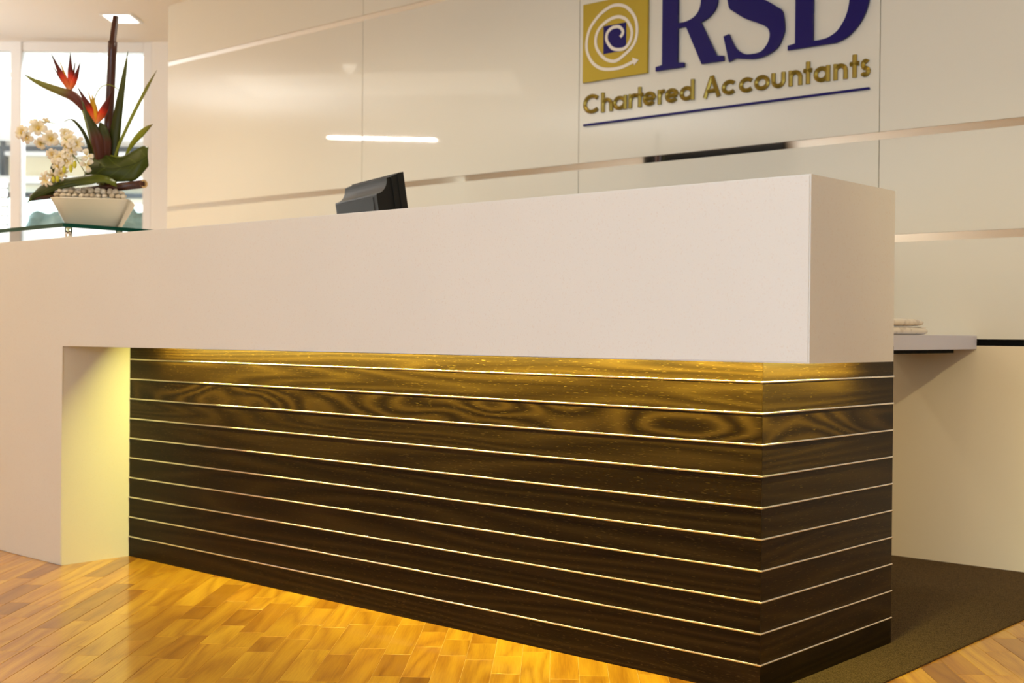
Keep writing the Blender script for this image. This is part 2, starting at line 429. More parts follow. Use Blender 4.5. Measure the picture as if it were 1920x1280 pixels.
pbox('blind_box', -6.2, FV-0.05, 2.633, -2.2, FV+0.1, 2.686, M['darkrail'], w2)
pbox('head_rail', -6.2, FV-0.02, 2.594, -2.2, FV+0.1, 2.633, M['frame'], w2)
pbox('head_panel', -6.2, FV, 2.686, -2.2, FV+0.1, CZ, M['white'], w2)
pbox('transom', -6.2, FV-0.04, 2.300, -2.2, FV+0.1, 2.378, M['greytransom'], w2)
pbox('rail', -6.2, FV-0.04, 2.162, -2.2, FV+0.1, 2.206, M['darkrail'], w2)
pbox('pane', -6.2, FV+0.04, 0.75, -2.2, FV+0.05, 2.594, M['pane'], w2)
for u in (-5.3,): pbox('mullion', u-0.02, FV-0.03, 0.75, u+0.02, FV+0.1, CZ, M['darkrail'], w2)
# white slatted blind and dark pane in the left bay
bl = empty('slatted_blind', PO+pu*(-5.3)+pv*3.2+Vector((0, 0, 0.9)), 'white horizontal slatted blind behind the narrow left glass bay', 'blind')
for k in range(8):
    zc = 2.146 - 0.0856*k
    pbox('slat', -5.7, 3.2, zc-0.034, -4.72, 3.212, zc+0.034, M['white'], bl, 0.003)
dk = pbox('dark_cabinet', -5.6, 3.6, 2.287, -4.97, 3.68, 2.543, M['darkrail'], None, 0.004)
tag(dk, 'dark teal screen above the slatted blind in the office', 'screen')

# outdoors beyond the office window
M['leafout'] = mat('foliage', (0.16, 0.30, 0.30), 0.8); t = NT(M['leafout']); tc = t.n('ShaderNodeTexCoord')
t.l(t.ramp(t.noise(tc.outputs['Object'], 4, 3), [(0.35, (0.10, 0.20, 0.22)), (0.65, (0.34, 0.46, 0.48))]), t.b.inputs['Base Color'])
M['trunk'] = mat('bark', (0.12, 0.08, 0.05), 0.9)
gr = box('ground_outside', (-40, 6, -0.6), (10, 60, -0.5), mat('pale_paving', (0.75, 0.75, 0.72), 0.9)); struct(gr, 'pale paving outside the office window')
for i, (u, v, h, rad) in enumerate(((-6.62, 9.5, 2.15, 0.42), (-5.42, 9.2, 2.2, 0.45))):
    p = PO+pu*u+pv*v
    lab = ['blurred pale garden tree outside the office window, left of the white bowl', 'blurred pale garden tree outside the office window, right of the white bowl'][i]
    e = empty('garden_tree', (p.x, p.y, -0.5), lab, 'tree', 'trees outside the office window')
    tube('stem', [(p.x, p.y, -0.5), (p.x, p.y, h-0.2)], [0.05, 0.03], M['trunk'], e, 8)
    bm = bmesh.new(); bmesh.ops.create_icosphere(bm, subdivisions=4, radius=1)
    rg = random.Random(i)
    for vt in bm.verts:
        n = vt.co.normalized(); q = 1+0.16*math.sin(n.x*7+i)*math.sin(n.y*6+2*i)+0.12*math.sin(n.z*9+i*3)+rg.uniform(-0.07, 0.07)
        vt.co = Vector((n.x*rad, n.y*rad, n.z*rad*0.9))*q + Vector((p.x, p.y, h-0.1))
    bm_obj('foliage', bm, M['leafout'], e)

# ------------------------------------------------------------------ reception desk
ZB, ZT, D1, D2, DS, DC, LX, PZ = 0.7386, 1.10, 0.2563, 0.2482, 0.1124, 0.6517, 2.5193, 0.06894
XL = -4.5
desk = empty('reception_desk', (-1.5, 0, 0), 'long reception desk with pale stone top over dark wood slatted front', 'desk')
bm = bmesh.new()
FT = 0.02                                    # thickness of the stone front and end panels; soffit is recessed behind them
prof = [(XL, 0.0), (-LX, 0.0), (-LX, ZB), (D2, ZB), (D2, ZT), (XL, ZT)]
a_ = [bm.verts.new((x, -D1, z)) for x, z in prof]; b_ = [bm.verts.new((x, -D1+FT, z)) for x, z in prof]
bm.faces.new(a_); bm.faces.new(b_[::-1])
for i in range(6): bm.faces.new((a_[i], b_[i], b_[(i+1) % 6], a_[(i+1) % 6]))
bmesh.ops.bevel(bm, geom=[e for e in bm.edges if all(abs(v.co.y+D1) < 1e-6 for v in e.verts)], offset=0.0025, segments=2, affect='EDGES')
bm_box(bm, (XL, -D1+FT, 0), (-LX, DS, ZT))
bm_box(bm, (-LX, -D1+FT, ZB+0.030), (D2-FT, DS, ZT))
bm_box(bm, (D2-FT, -D1+FT, ZB), (D2, DS, ZT))
bm_obj('stone_top', bm, M['stone'], desk)
TH = 0.018
tops = [PZ*(k+1) for k in range(10)] + [ZB+0.029]
for k in range(11):
    z0 = PZ*k + (0.0 if k == 0 else 0.0006); z1 = tops[k]-0.0006
    zc = (z0+z1)/2; h = (z1-z0)/2
    # front board: local X along the board, mitred at the corner
    L2 = LX/2 - 0.0005
    v = [(-L2, 0, -h), (L2, 0, -h), (L2-TH, TH, -h), (-L2, TH, -h), (-L2, 0, h), (L2, 0, h), (L2-TH, TH, h), (-L2, TH, h)]
    f = [(3, 2, 1, 0), (4, 5, 6, 7), (0, 1, 5, 4), (1, 2, 6, 5), (2, 3, 7, 6), (3, 0, 4, 7)]
    WM = M['wenge_figured'] if k == 8 else M['wenge']
    link_mesh('cladding_board', v, f, WM, desk, (-LX/2, 0, zc))
    E2 = DC/2
    v = [(-E2, 0, -h), (E2, 0, -h), (E2, TH, -h), (-E2+TH, TH, -h), (-E2, 0, h), (E2, 0, h), (E2, TH, h), (-E2+TH, TH, h)]
    link_mesh('cladding_board', v, f, WM, desk, (0, E2+0.0003, zc), False, (0, 0, R(90)))
# carcass behind the boards
box('carcass', (-LX+0.001, TH+0.001, 0.0), (-TH-0.001, DC-0.01, 0.70), M['black'], desk)
# half-round bright trims, one per joint, turning the corner
def trim(zc, rad=0.0027):
    path = [(-LX, 0, (0, -1)), (0, 0, (1, -1)), (0, DC, (1, 0))]
    n = 8; verts = []; faces = []
    for x, y, d in path:
        for i in range(n+1):
            a = -PI/2 + PI*i/n
            o = max(0.0, math.cos(a))*rad*1.15
            verts.append((x + d[0]*o, y + d[1]*o, zc + math.sin(a)*rad))
        for s in (1, -1): verts.append((x - d[0]*0.004, y - d[1]*0.004, zc + s*rad))
    m_ = n+3
    for i in range(2):
        for k in range(m_):
            faces.append((i*m_+k, i*m_+(k+1) % m_, (i+1)*m_+(k+1) % m_, (i+1)*m_+k))
    faces.append(tuple(range(m_-1, -1, -1))); faces.append(tuple(2*m_+k for k in range(m_)))
    bm = bmesh.new(); bv = [bm.verts.new(v) for v in verts]
    for f in faces: bm.faces.new([bv[i] for i in f])
    bmesh.ops.recalc_face_normals(bm, faces=bm.faces[:])
    for f in bm.faces: f.smooth = len(f.verts) == 4
    for e in bm.edges:
        if len(e.link_faces) == 2 and e.calc_face_angle(0) > R(40): e.smooth = False
    me = bpy.data.meshes.new('trim_strip'); bm.to_mesh(me); bm.free()
    return link_data('trim_strip', me, M['steel'], desk)
for k in range(10): trim(PZ*(k+1))
# LED tape tucked under the overhang: front run and end run
def led_run(p0, p1, n):
    p0, p1 = Vector(p0), Vector(p1); d = (p1-p0); L = d.length; d.normalize(); s = Vector((-d.y, d.x, 0))
    tp = link_mesh('led_tape', [p0-s*0.005, p1-s*0.005, p1+s*0.005, p0+s*0.005, p0-s*0.005+Vector((0, 0, .002)), p1-s*0.005+Vector((0, 0, .002)), p1+s*0.005+Vector((0, 0, .002)), p0+s*0.005+Vector((0, 0, .002))],
                   [(3, 2, 1, 0), (4, 5, 6, 7), (0, 1, 5, 4), (1, 2, 6, 5), (2, 3, 7, 6), (3, 0, 4, 7)], M['pcb'], desk)
    v = []; f = []
    for i in range(n):                       # wedge whose lit face is tilted 45 degrees toward the boards
        c = p0 + d*(L*(i+0.5)/n); h = 0.0048; b = len(v); dz = Vector((0, 0, 0.0096))
        for e_ in (-h, h): v += [c+d*e_-s*h-dz, c+d*e_+s*h, c+d*e_-s*h]
        f += [(b, b+1, b+4, b+3), (b, b+2, b+1), (b+3, b+4, b+5), (b, b+3, b+5, b+2), (b+1, b+2, b+5, b+4)]
    dd = link_mesh('diodes', v, f, [M['led'], M['pcb']], tp); dd['kind'] = 'stuff'
    for i, p in enumerate(dd.data.polygons): p.material_index = 0 if i % 5 == 0 else 1
led_run((-2.30, -0.065, ZB+0.026), (0.10, -0.065, ZB+0.026), 72)
box('led_channel', (0.001, DS+0.0005, ZB+0.030), (0.085, 0.46, ZB+0.045), M['stone'], desk)
led_run((0.055, -0.12, ZB+0.026), (0.055, 0.42, ZB+0.026), 17)

# ------------------------------------------------------------------ worktop behind, running to the wall
wt = empty('worktop', (-0.6, 1.2, 0), 'pale grey worktop reaching from the desk to the back wall', 'worktop')
prism('counter', [(-4.4, 0.118), (-0.03, 0.118), (-0.03, 0.60), (-0.27, 0.66), (-0.27, WY-0.001), (-0.60, WY-0.001), (-0.60, 0.70), (-4.4, 0.70)], 'z', 0.750, 0.797, M['grey_edge'], wt, 0.001, 1)
box('support_rail', (-0.57, 0.68, 0.738), (-0.282, 1.725, 0.750), M['black'], wt)
box('support_panel', (-0.60, 0.70, 0.0045), (-0.57, 1.3, 0.750), M['laminate'], wt)
box('support_panel', (-4.38, 0.25, 0.0045), (-4.35, 0.64, 0.750), M['laminate'], wt)

# carpet
cp = prism('carpet', [(0.001, -0.02), (0.152, -0.02), (0.152, WY-0.001), (-4.4, WY-0.001), (-4.4, 0.656), (0.001, 0.656)], 'z', -0.0055, 0.004, M['carpet'])
tag(cp, 'dark brown carpet under and behind the reception desk', 'carpet')

# ------------------------------------------------------------------ newspapers
def newspaper(name, label, x0, x1, y0, y1, z0, th, tilt, fan):
    e = empty(name, ((x0+x1)/2, (y0+y1)/2, z0), label, 'newspaper', 'newspapers on the worktop')
    # folded bundle: soft rounded fold along +X edge and +Y end
    xsq = [(0, .6), (.1, 1), (.3, 1), (.5, 1), (.7, 1), (.86, 1), (.93, 1), (.965, .92), (.988, .70), (1.0, .40)]
    ysq = [(0, 1), (.12, 1), (.25, 1), (.4, 1), (.55, 1), (.7, 1), (.85, 1), (.95, .98), (.985, .93), (1.0, .78)]
    bm = bmesh.new(); nx, ny = len(xsq)-1, len(ysq)-1; grid = {}
    for s in (0, 1):
        for i, (fx, tx) in enumerate(xsq):
            for j, (fy, ty) in enumerate(ysq):
                x = x0+(x1-x0)*fx; y = y0+(y1-y0)*fy + 0.004*math.sin(fx*5); pr = tx*ty
                wob = 0.0010*math.sin(j*1.1+s*2)+0.0008*math.sin(i*0.9+j*0.5)
                mid = z0+th*0.5+tilt*(y-y0)
                z = mid + (1 if s else -1)*th*0.5*pr + (wob if s else 0)
                grid[s, i, j] = bm.verts.new((x, y, max(z, z0)))
    for i in range(nx):
        for j in range(ny):
            bm.faces.new((grid[0, i, j], grid[0, i, j+1], grid[0, i+1, j+1], grid[0, i+1, j]))
            bm.faces.new((grid[1, i, j], grid[1, i+1, j], grid[1, i+1, j+1], grid[1, i, j+1]))
    for i in range(nx):
        bm.faces.new((grid[0, i, 0], grid[0, i+1, 0], grid[1, i+1, 0], grid[1, i, 0])); bm.faces.new((grid[0, i+1, ny], grid[0, i, ny], grid[1, i, ny], grid[1, i+1, ny]))
    for j in range(ny):
        bm.faces.new((grid[0, nx, j], grid[0, nx, j+1], grid[1, nx, j+1], grid[1, nx, j])); bm.faces.new((grid[0, 0, j+1], grid[0, 0, j], grid[1, 0, j], grid[1, 0, j+1]))
    bm_obj('folded_pages', bm, M['paper'], e, None, True)
    for k in range(fan):
        bm = bmesh.new(); zz = z0+th*0.25+k*th*0.22; ext = 0.022+0.006*k
        a = [(x0+0.03, y1-0.06, zz), (x1-0.012, y1-0.06, zz), (x1-0.02, y1+ext, zz+th*0.25), (x0+0.03, y1+ext*0.9, zz+th*0.18)]
        v1 = [bm.verts.new(p) for p in a]; v2 = [bm.verts.new((p[0], p[1], p[2]+0.0022)) for p in a]
        bm.faces.new(v1[::-1]); bm.faces.new(v2)
        for i in range(4): bm.faces.new((v1[i], v1[(i+1) % 4], v2[(i+1) % 4], v2[i]))
        bm_obj('page', bm, M['paper'], e)
    return e
e = newspaper('newspaper', 'lower folded newspaper lying directly on the grey worktop', -0.56, -0.285, 1.06, 1.522, 0.7975, 0.024, 0.0, 3)
box('printed_sheet', (-0.54, 1.15, 0.8216), (-0.292, 1.49, 0.8225), M['print'], e)
newspaper('newspaper', 'upper folded newspaper lying on top of the other one', -0.57, -0.290, 1.02, 1.502, 0.8230, 0.022, 0.006, 0)

# ------------------------------------------------------------------ computer monitor seen from behind
mon = empty('computer_monitor', (-1.80, 0.50, 0.797), 'black flat computer monitor seen from behind above the desk', 'monitor')
ma = math.atan2(0.33, -0.945)                # long axis direction from right end to left end
mx = Vector((math.cos(ma), math.sin(ma), 0)); my = Vector((0.33, 0.945, 0)).normalized()
tl = R(9); mz = (Vector((0, 0, 1))*math.cos(tl) - my*math.sin(tl)); my2 = my*math.cos(tl)+Vector((0, 0, 1))*math.sin(tl)
MB = Vector((-1.691, 0.40, 1.249))           # right end of the ridge below the concave sweep
def mp_(a, b, c): return MB + mx*a + my2*b + mz*c
WMON = 0.37
def extr(name, prof, a0, a1, m, smooth=False):
    bm = bmesh.new(); A = [bm.verts.new(mp_(a0, *p)) for p in prof]; B = [bm.verts.new(mp_(a1, *p)) for p in prof]
    bm.faces.new(A); bm.faces.new(B[::-1]); n = len(prof)
    for i in range(n): bm.faces.new((A[i], B[i], B[(i+1) % n], A[(i+1) % n]))
    return bm_obj(name, bm, m, mon)
# profile in (depth toward user, up): concave cove at the top of the housing
cove = [(0.045*math.sin(q)**1.0 if 0 else 0.040*(1-math.cos(q)), 0.050*math.sin(q)*1.0) for q in [PI/2*i/8 for i in range(9)]]
cove = [(0.042*math.sin(q), 0.048*(1-math.cos(q))) for q in [PI/2*i/8 for i in range(9)]]
extr('back_housing', [(0.0, -0.22), (0.0, -0.004)] + [(c[0]+0.002, c[1]) for c in cove] + [(0.058, 0.050), (0.058, -0.22)], 0.0, WMON, M['plastic'])
extr('rear_cover', [(-0.0015, -0.20), (-0.0015, -0.010), (0.004, -0.008), (0.004, -0.20)], 0.03, WMON-0.03, M['plastic'])
extr('side_cover', [(0.058, -0.24), (0.058, 0.052), (0.078, 0.056), (0.078, -0.24)], -0.010, WMON+0.010, M['plastic'])
extr('bezel', [(0.078, -0.25), (0.078, 0.060), (0.100, 0.062), (0.100, -0.25)], -0.016, WMON+0.016, M['plastic'])
extr('screen', [(0.0995, -0.225), (0.0995, 0.040), (0.1012, 0.040), (0.1012, -0.225)], 0.0, WMON, M['screen'])
nk = mp_(WMON/2, 0.03, -0.16)
tube('stand_neck', [(nk.x, nk.y, 0.81), (nk.x, nk.y, nk.z)], [0.032, 0.028], M['plastic'], mon, 12)
tube('stand_base', [(nk.x, nk.y, 0.797), (nk.x, nk.y, 0.812)], [0.115, 0.10], M['plastic'], mon, 28, True, False)

# ------------------------------------------------------------------ glass shelf on the desk
gs = empty('glass_shelf', (-2.9, 0.0, ZT), 'raised green-edged glass shelf on chrome posts at desk top', 'shelf')
GZ = 1.1515
GX0, GX1, GY0, GY1 = -3.75, -2.709, -0.151, 0.36
bm = bmesh.new(); fs = bm_box(bm, (GX0, GY0, GZ), (GX1, GY1, GZ+0.0145))
o = bm_obj('glass_pane', bm, [M['shelfglass'], M['glassedge']], gs)
for p in o.data.polygons: p.material_index = 0 if abs(p.normal.z) > 0.5 else 1
for x, y in ((-2.735, -0.115), (-3.68, -0.115), (-2.735, 0.085), (-3.68, 0.085)):
    tube('post', [(x, y, ZT), (x, y, GZ)], [0.0125, 0.0125], M['chrome'], gs, 20)

# ------------------------------------------------------------------ company sign on the wall
SX, SZ = -2.003, 1.879
sg = empty('company_sign', (-1.33, WY, SZ), 'wall sign with gold spiral square, blue letters and gold lettering', 'sign')
def curve_mesh(polys, y_front, depth):
    """filled flat outline (with holes) in sign x,z, extruded off the wall"""
    cu = bpy.data.curves.new('tmp', 'CURVE'); cu.dimensions = '2D'; cu.fill_mode = 'BOTH'; cu.extrude = depth/2
    for poly in polys:
        s = cu.splines.new('POLY'); s.points.add(len(poly)-1); s.use_cyclic_u = True
        for i, (x, z) in enumerate(poly): s.points[i].co = (x, z, 0, 1)
    o = bpy.data.objects.new('tmp', cu)
    me = bpy.data.meshes.new_from_object(o)
    bpy.data.objects.remove(o); bpy.data.curves.remove(cu)
    yc = y_front+depth/2
    for v in me.vertices: v.co = Vector((SX+v.co.x, yc-v.co.z, SZ+v.co.y))
    return me
def runs(*rs):
    out = []
    for smooth, pts in rs:
        q = catmull([(p[0], p[1], 0) for p in pts], 5) if smooth else [Vector((p[0], p[1], 0)) for p in pts]
        for p in q:
            if not out or (Vector(out[-1])-Vector((p.x, p.y))).length > 1e-5: out.append((p.x, p.y))
    return out
HC = 0.360
def fl_(p): return (p[0], HC-p[1])
R_out = runs((0, [(0.386, 0.0), (0.386, 0.018), (0.4175, 0.0225), (0.4175, HC-0.0225), (0.386, HC-0.018), (0.386, HC)]),
             (1, [(0.545, HC), (0.595, HC-0.006), (0.645, HC-0.03), (0.675, HC-0.07), (0.683, 0.258), (0.678, 0.222), (0.659, 0.196), (0.632, 0.178), (0.605, 0.168)]),
             (0, [(0.6823, 0.0245), (0.714, 0.020), (0.714, 0.0), (0.6103, 0.0), (0.534, 0.1615), (0.4945, 0.1615), (0.4945, 0.0225), (0.5267, 0.018), (0.5267, 0.0)]))
R_in = runs((1, [(0.4945, 0.183), (0.530, 0.183), (0.560, 0.190), (0.584, 0.205), (0.599, 0.228), (0.605, 0.260), (0.599, 0.295), (0.580, 0.322), (0.550, 0.337), (0.4945, 0.339)]))
S_a = [(0.7121, 0.096), (0.7367, 0.1023)]
S_b = [(0.7367, 0.1023), (0.7501, 0.0747), (0.7712, 0.0402), (0.8024, 0.0165), (0.8332, 0.0092), (0.8787, 0.0120), (0.906, 0.0343), (0.9182, 0.0600), (0.9179, 0.0853), (0.9027, 0.1052), (0.8623, 0.1269), (0.8112, 0.1505), (0.7592, 0.1856), (0.7355, 0.2074), (0.7265, 0.2405)]
def rot_(p): return (1.7095-p[0], HC-p[1])
S_c = [rot_(p) for p in [(0.9835, 0.0928), (0.9775, 0.0589), (0.9533, 0.0187), (0.9139, -0.0030), (0.8639, -0.0128), (0.8129, -0.0070), (0.7691, 0.001)]]
S_low = [(0.9835, 0.0928), (0.9775, 0.0589), (0.9533, 0.0187), (0.9139, -0.0030), (0.8639, -0.0128), (0.8129, -0.0070), (0.7691, 0.001)]
S_out = runs((0, S_a), (1, S_b[:-1] + S_c), (0, [rot_((0.738, -0.0091)), rot_(S_a[0])]), (1, [rot_(p) for p in S_b[:-1]] + S_low), (0, [(0.738, -0.0091)]))
D_half_o = [(1.200, 0.0), (1.2423, 0.0150), (1.2783, 0.0430), (1.3048, 0.0769), (1.3222, 0.1157), (1.331, 0.158)]
D_half_i = [(1.1045, 0.0215), (1.138, 0.0212), (1.1687, 0.0262), (1.2008, 0.0426), (1.2235, 0.0687), (1.2414, 0.1037), (1.2510, 0.150)]
D_out = runs((0, [(0.9977, HC), (0.9977, HC-0.018), (1.029, HC-0.0225), (1.029, 0.0225), (0.9977, 0.018), (0.9977, 0.0)]), (1, D_half_o + [fl_(p) for p in D_half_o[::-1]]))
D_in = runs((1, D_half_i + [fl_(p) for p in D_half_i[::-1]]))
for nm, polys in (('R', [R_out, R_in]), ('S', [S_out]), ('D', [D_out, D_in])):
    link_data('blue_letter', curve_mesh(polys, WY-0.014, 0.010), M['blue'], sg)
box('gold_plate', (SX, WY-0.012, SZ), (SX+0.343, WY, SZ+0.338), M['gold'], sg, 0.0012, 1)
plate = [c for c in sg.children if c.name.startswith('gold_plate')][0]
box('blue_square', (SX+0.1133, WY-0.0128, SZ+0.1093), (SX+0.2337, WY-0.0118, SZ+0.2275), M['blue'], plate)
SP = [(0.2036, 0.1692), (0.2157, 0.1824), (0.2137, 0.1977), (0.1987, 0.2119), (0.1818, 0.216), (0.1574, 0.2137), (0.135, 0.1975), (0.1296, 0.1741), (0.1393, 0.1516), (0.1622, 0.1272), (0.1923, 0.1175), (0.222, 0.1172), (0.244, 0.1304), (0.2585, 0.1522), (0.2637, 0.1812), (0.2542, 0.2094), (0.2355, 0.2361), (0.2131, 0.2501), (0.1907, 0.2567), (0.1607, 0.2554), (0.1231, 0.2432), (0.0891, 0.2196), (0.0722, 0.1856), (0.0745, 0.1487), (0.0941, 0.1156), (0.1249, 0.0871), (0.1628, 0.0722), (0.1927, 0.0748), (0.2297, 0.0937), (0.2589, 0.1134), (0.2806, 0.14), (0.2894, 0.1714), (0.289, 0.204), (0.2795, 0.2381), (0.2572, 0.2699), (0.2274, 0.2942), (0.1901, 0.3069), (0.1526, 0.3064), (0.1074, 0.2896), (0.0694, 0.2622), (0.0389, 0.2272), (0.0239, 0.1836), (0.0244, 0.1375), (0.0443, 0.095), (0.0716, 0.0669), (0.1063, 0.0486), (0.1481, 0.0401), (0.2006, 0.0392), (0.2376, 0.0463), (0.272, 0.0565)]
def ribbon(pts, w, y0, y1, ridge=None):
    """flat or ridged stroke along a 2D path on the sign; returns verts, faces"""
    P = [Vector((p[0], p[1])) for p in pts]; v = []; f = []
    for i, p in enumerate(P):
        tg = (P[min(i+1, len(P)-1)]-P[max(i-1, 0)]).normalized(); n = Vector((-tg.y, tg.x))
        if i in (0, len(P)-1) or True:
            a = p+n*w/2; b = p-n*w/2
        prof = [(a, y0), (a, y1), (p, ridge if ridge is not None else y1), (b, y1), (b, y0)]
        for q, y in prof: v.append((SX+q.x, y, SZ+q.y))
    m_ = 5
    for i in range(len(P)-1):
        for k in range(m_-1): f.append((i*m_+k, (i+1)*m_+k, (i+1)*m_+k+1, i*m_+k+1))
    f.append((0, 1, 2, 3, 4)); b0 = (len(P)-1)*m_; f.append((b0+4, b0+3, b0+2, b0+1, b0))
    return v, f
sp = [(p.x, p.y) for p in catmull([(a, b, 0) for a, b in SP], 4)]
v, f = ribbon(sp, 0.0135, WY-0.0126, WY-0.0136)
n0 = len(v); arrow = [(0.266, 0.0737), (0.300, 0.0603), (0.2763, 0.0396)]
v += [(SX+a, WY-0.0126, SZ+b) for a, b in arrow] + [(SX+a, WY-0.0138, SZ+b) for a, b in arrow]
f += [(n0, n0+1, n0+2), (n0+5, n0+4, n0+3), (n0, n0+3, n0+4, n0+1), (n0+1, n0+4, n0+5, n0+2), (n0+2, n0+5, n0+3, n0)]
bm = bmesh.new(); bv = [bm.verts.new(q) for q in v]
for q in f: bm.faces.new([bv[i] for i in q])
bm_obj('spiral_arrow', bm, M['cream'], plate)
box('underline_bar', (SX+0.0033, WY-0.010, SZ-0.1875), (SX+1.330, WY, SZ-0.1785), M['blue'], sg, 0.001, 1)
# geometric gold lettering built from ridged strokes
BL = -0.1370; XH = 0.0600; AS = 0.0838; SW = 0.0165
def arc(cx, cz, rx, rz, a0, a1, n=22): return [(cx+rx*math.cos(R(a0+(a1-a0)*i/n)), cz+rz*math.sin(R(a0+(a1-a0)*i/n))) for i in range(n+1)]
def glyph(ch, x0, x1):
    h = SW/2; w = x1-x0; cx = (x0+x1)/2; b = BL; cz = b+XH/2; rz = XH/2-h
    L = lambda *p: list(p)
    if ch == 'C': return [arc(x0+0.0475, b+AS/2+0.001, 0.0475-h, AS/2-h, 42, 318)]
    if ch == 'h': return [L((x0+h, b), (x0+h, b+AS)), [(x0+h, b+0.028)] + arc(cx, b+XH-w/2, w/2-h, w/2-h, 170, 0, 14) + [(x1-h, b)]]
    if ch == 'n': return [L((x0+h, b), (x0+h, b+XH)), [(x0+h, b+0.026)] + arc(cx, b+XH-w/2, w/2-h, w/2-h, 170, 0, 14) + [(x1-h, b)]]
    if ch == 'u': return [[(x0+h, b+XH)] + arc(cx, b+w/2, w/2-h, w/2-h, 180, 360, 16) + [(x1-h, b+XH)]]
    if ch == 'a': return [arc(cx-0.001, cz, w/2-h-0.001, rz, 0, 360, 30), L((x1-h, b), (x1-h, b+XH))]
    if ch == 'd': return [arc(cx-0.001, cz, w/2-h-0.001, rz, 0, 360, 30), L((x1-h, b), (x1-h, b+AS))]
    if ch == 'o': return [arc(cx, cz, w/2-h, rz, 0, 360, 30)]
    if ch == 'c': return [arc(x0+0.0355, cz, 0.0355-h, rz, 43, 317, 24)]
    if ch == 'e': return [arc(cx, cz, w/2-h, rz, 0, 322, 28), L((x0+h, cz), (x1-h, cz))]
    if ch == 'r': return [L((x0+h, b), (x0+h, b+XH)), [(x0+h, b+0.030)] + arc(x1-0.004, b+XH-0.024, 0.0205, 0.0165, 165, 82, 8)]
    if ch == 't': return [L((cx, b), (cx, b+AS+0.001)), L((x0, b+XH-0.009), (x1, b+XH-0.009))]
    if ch == 'A': return [L((x0+h, b), (cx, b+AS)), L((cx, b+AS), (x1-h, b)), L((x0+0.022, b+0.026), (x1-0.022, b+0.026))]
    if ch == 's':
        return [arc(cx+0.001, b+XH-0.0175, w/2-h-0.002, 0.0175-h+0.0035, 40, 250, 14) + arc(cx-0.001, b+0.0185, w/2-h, 0.0185-h+0.002, 80, -150, 16)]
TXT = [('C', .0004, .0825), ('h', .0982, .1591), ('a', .161, .2336), ('r', .2426, .2784), ('t', .2828, .3182), ('e', .3181, .3837), ('r', .3923, .4268), ('e', .4293, .4947), ('d', .5014, .5714),
       ('A', .6132, .6957), ('c', .7012, .763), ('c', .7802, .8423), ('o', .8484, .9169), ('u', .9243, .984), ('n', .9987, 1.0558), ('t', 1.063, 1.0969), ('a', 1.104, 1.1714), ('n', 1.1853, 1.2423), ('t', 1.2525, 1.2874), ('s', 1.2922, 1.3328)]
for ch, x0, x1 in TXT:
    bm = bmesh.new()
    for q, st in enumerate(glyph(ch, x0, x1)):
        v, f = ribbon(st, SW, WY, WY-0.007-0.0003*q, WY-0.0115-0.0003*q)
        bv = [bm.verts.new(p) for p in v]
        for k in f:
            try: bm.faces.new([bv[i] for i in k])
            except ValueError: pass
    bm_obj('gold_letter', bm, M['goldletter'], sg)

# ------------------------------------------------------------------ ceiling lights
def ceiling_light(label, centre, ang, sx, sy, kind):
    e = empty('ceiling_light', (centre[0], centre[1], CZ), label, 'light', 'ceiling lights')
    c = Vector((centre[0], centre[1], 0)); rz = (0, 0, ang)
    bm = bmesh.new(); w = 0.018
    for a, b in (((-sx/2-w, -sy/2-w), (sx/2+w, -sy/2)), ((-sx/2-w, sy/2), (sx/2+w, sy/2+w)), ((-sx/2-w, -sy/2), (-sx/2, sy/2)), ((sx/2, -sy/2), (sx/2+w, sy/2))):
        bm_box(bm, (a[0], a[1], CZ-0.008), (b[0], b[1], CZ))
    if kind == 0:
        bm_obj('frame', bm, M['frame'], e, c, False, rz)
        box('diffuser', (-sx/2, -sy/2, CZ-0.006), (sx/2, sy/2, CZ), M['lamp'], e, 0, 1, c, rz)
    else:
        bm_obj('lit_edge', bm, M['lamp'], e, c, False, rz)
        box('louvre', (-sx/2, -sy/2, CZ-0.004), (sx/2, sy/2, CZ), M['louvre'], e, 0, 1, c, rz)
    return e
ceiling_light('small square recessed ceiling light behind the bamboo tip', (-5.674, 1.872), R(40), 0.165, 0.20, 0)
ceiling_light('grey louvred office ceiling light with glowing edges, right of red flower', (-6.50, 2.47), yaw, 0.46, 0.20, 1)
ceiling_light('grey louvred office ceiling light in the narrow left bay', (-7.78, 2.36), yaw, 0.46, 0.24, 1)
# linear pendant lamp over the lobby, mirrored in the glossy wall
pd = empty('pendant_lamp', (-6.63, -1.17, 2.45), 'slim linear pendant lamp mirrored as a bright line in the wall', 'lamp')
tube('lamp_tube', [(-6.95, -0.84, 2.45), (-6.31, -1.51, 2.45)], [0.0055, 0.0055], M['tube'], pd, 10)
for a in (0.15, 0.85):
    p = Vector((-6.95, -0.84, 2.45)).lerp(Vector((-6.31, -1.51, 2.45)), a)
    tube('cable', [(p.x, p.y, 2.46), (p.x, p.y, CZ)], [0.002, 0.002], M['steel'], pd, 6)
# dark hanging signboard across the lobby, seen only in the mirror strip
ds = box('hanging_board', (-6.65, -5.10, 2.30), (-4.95, -5.02, CZ), M['black'], None, 0.003, 1)
tag(ds, 'black hanging board mirrored as a dark dash in the wall strip', 'board')
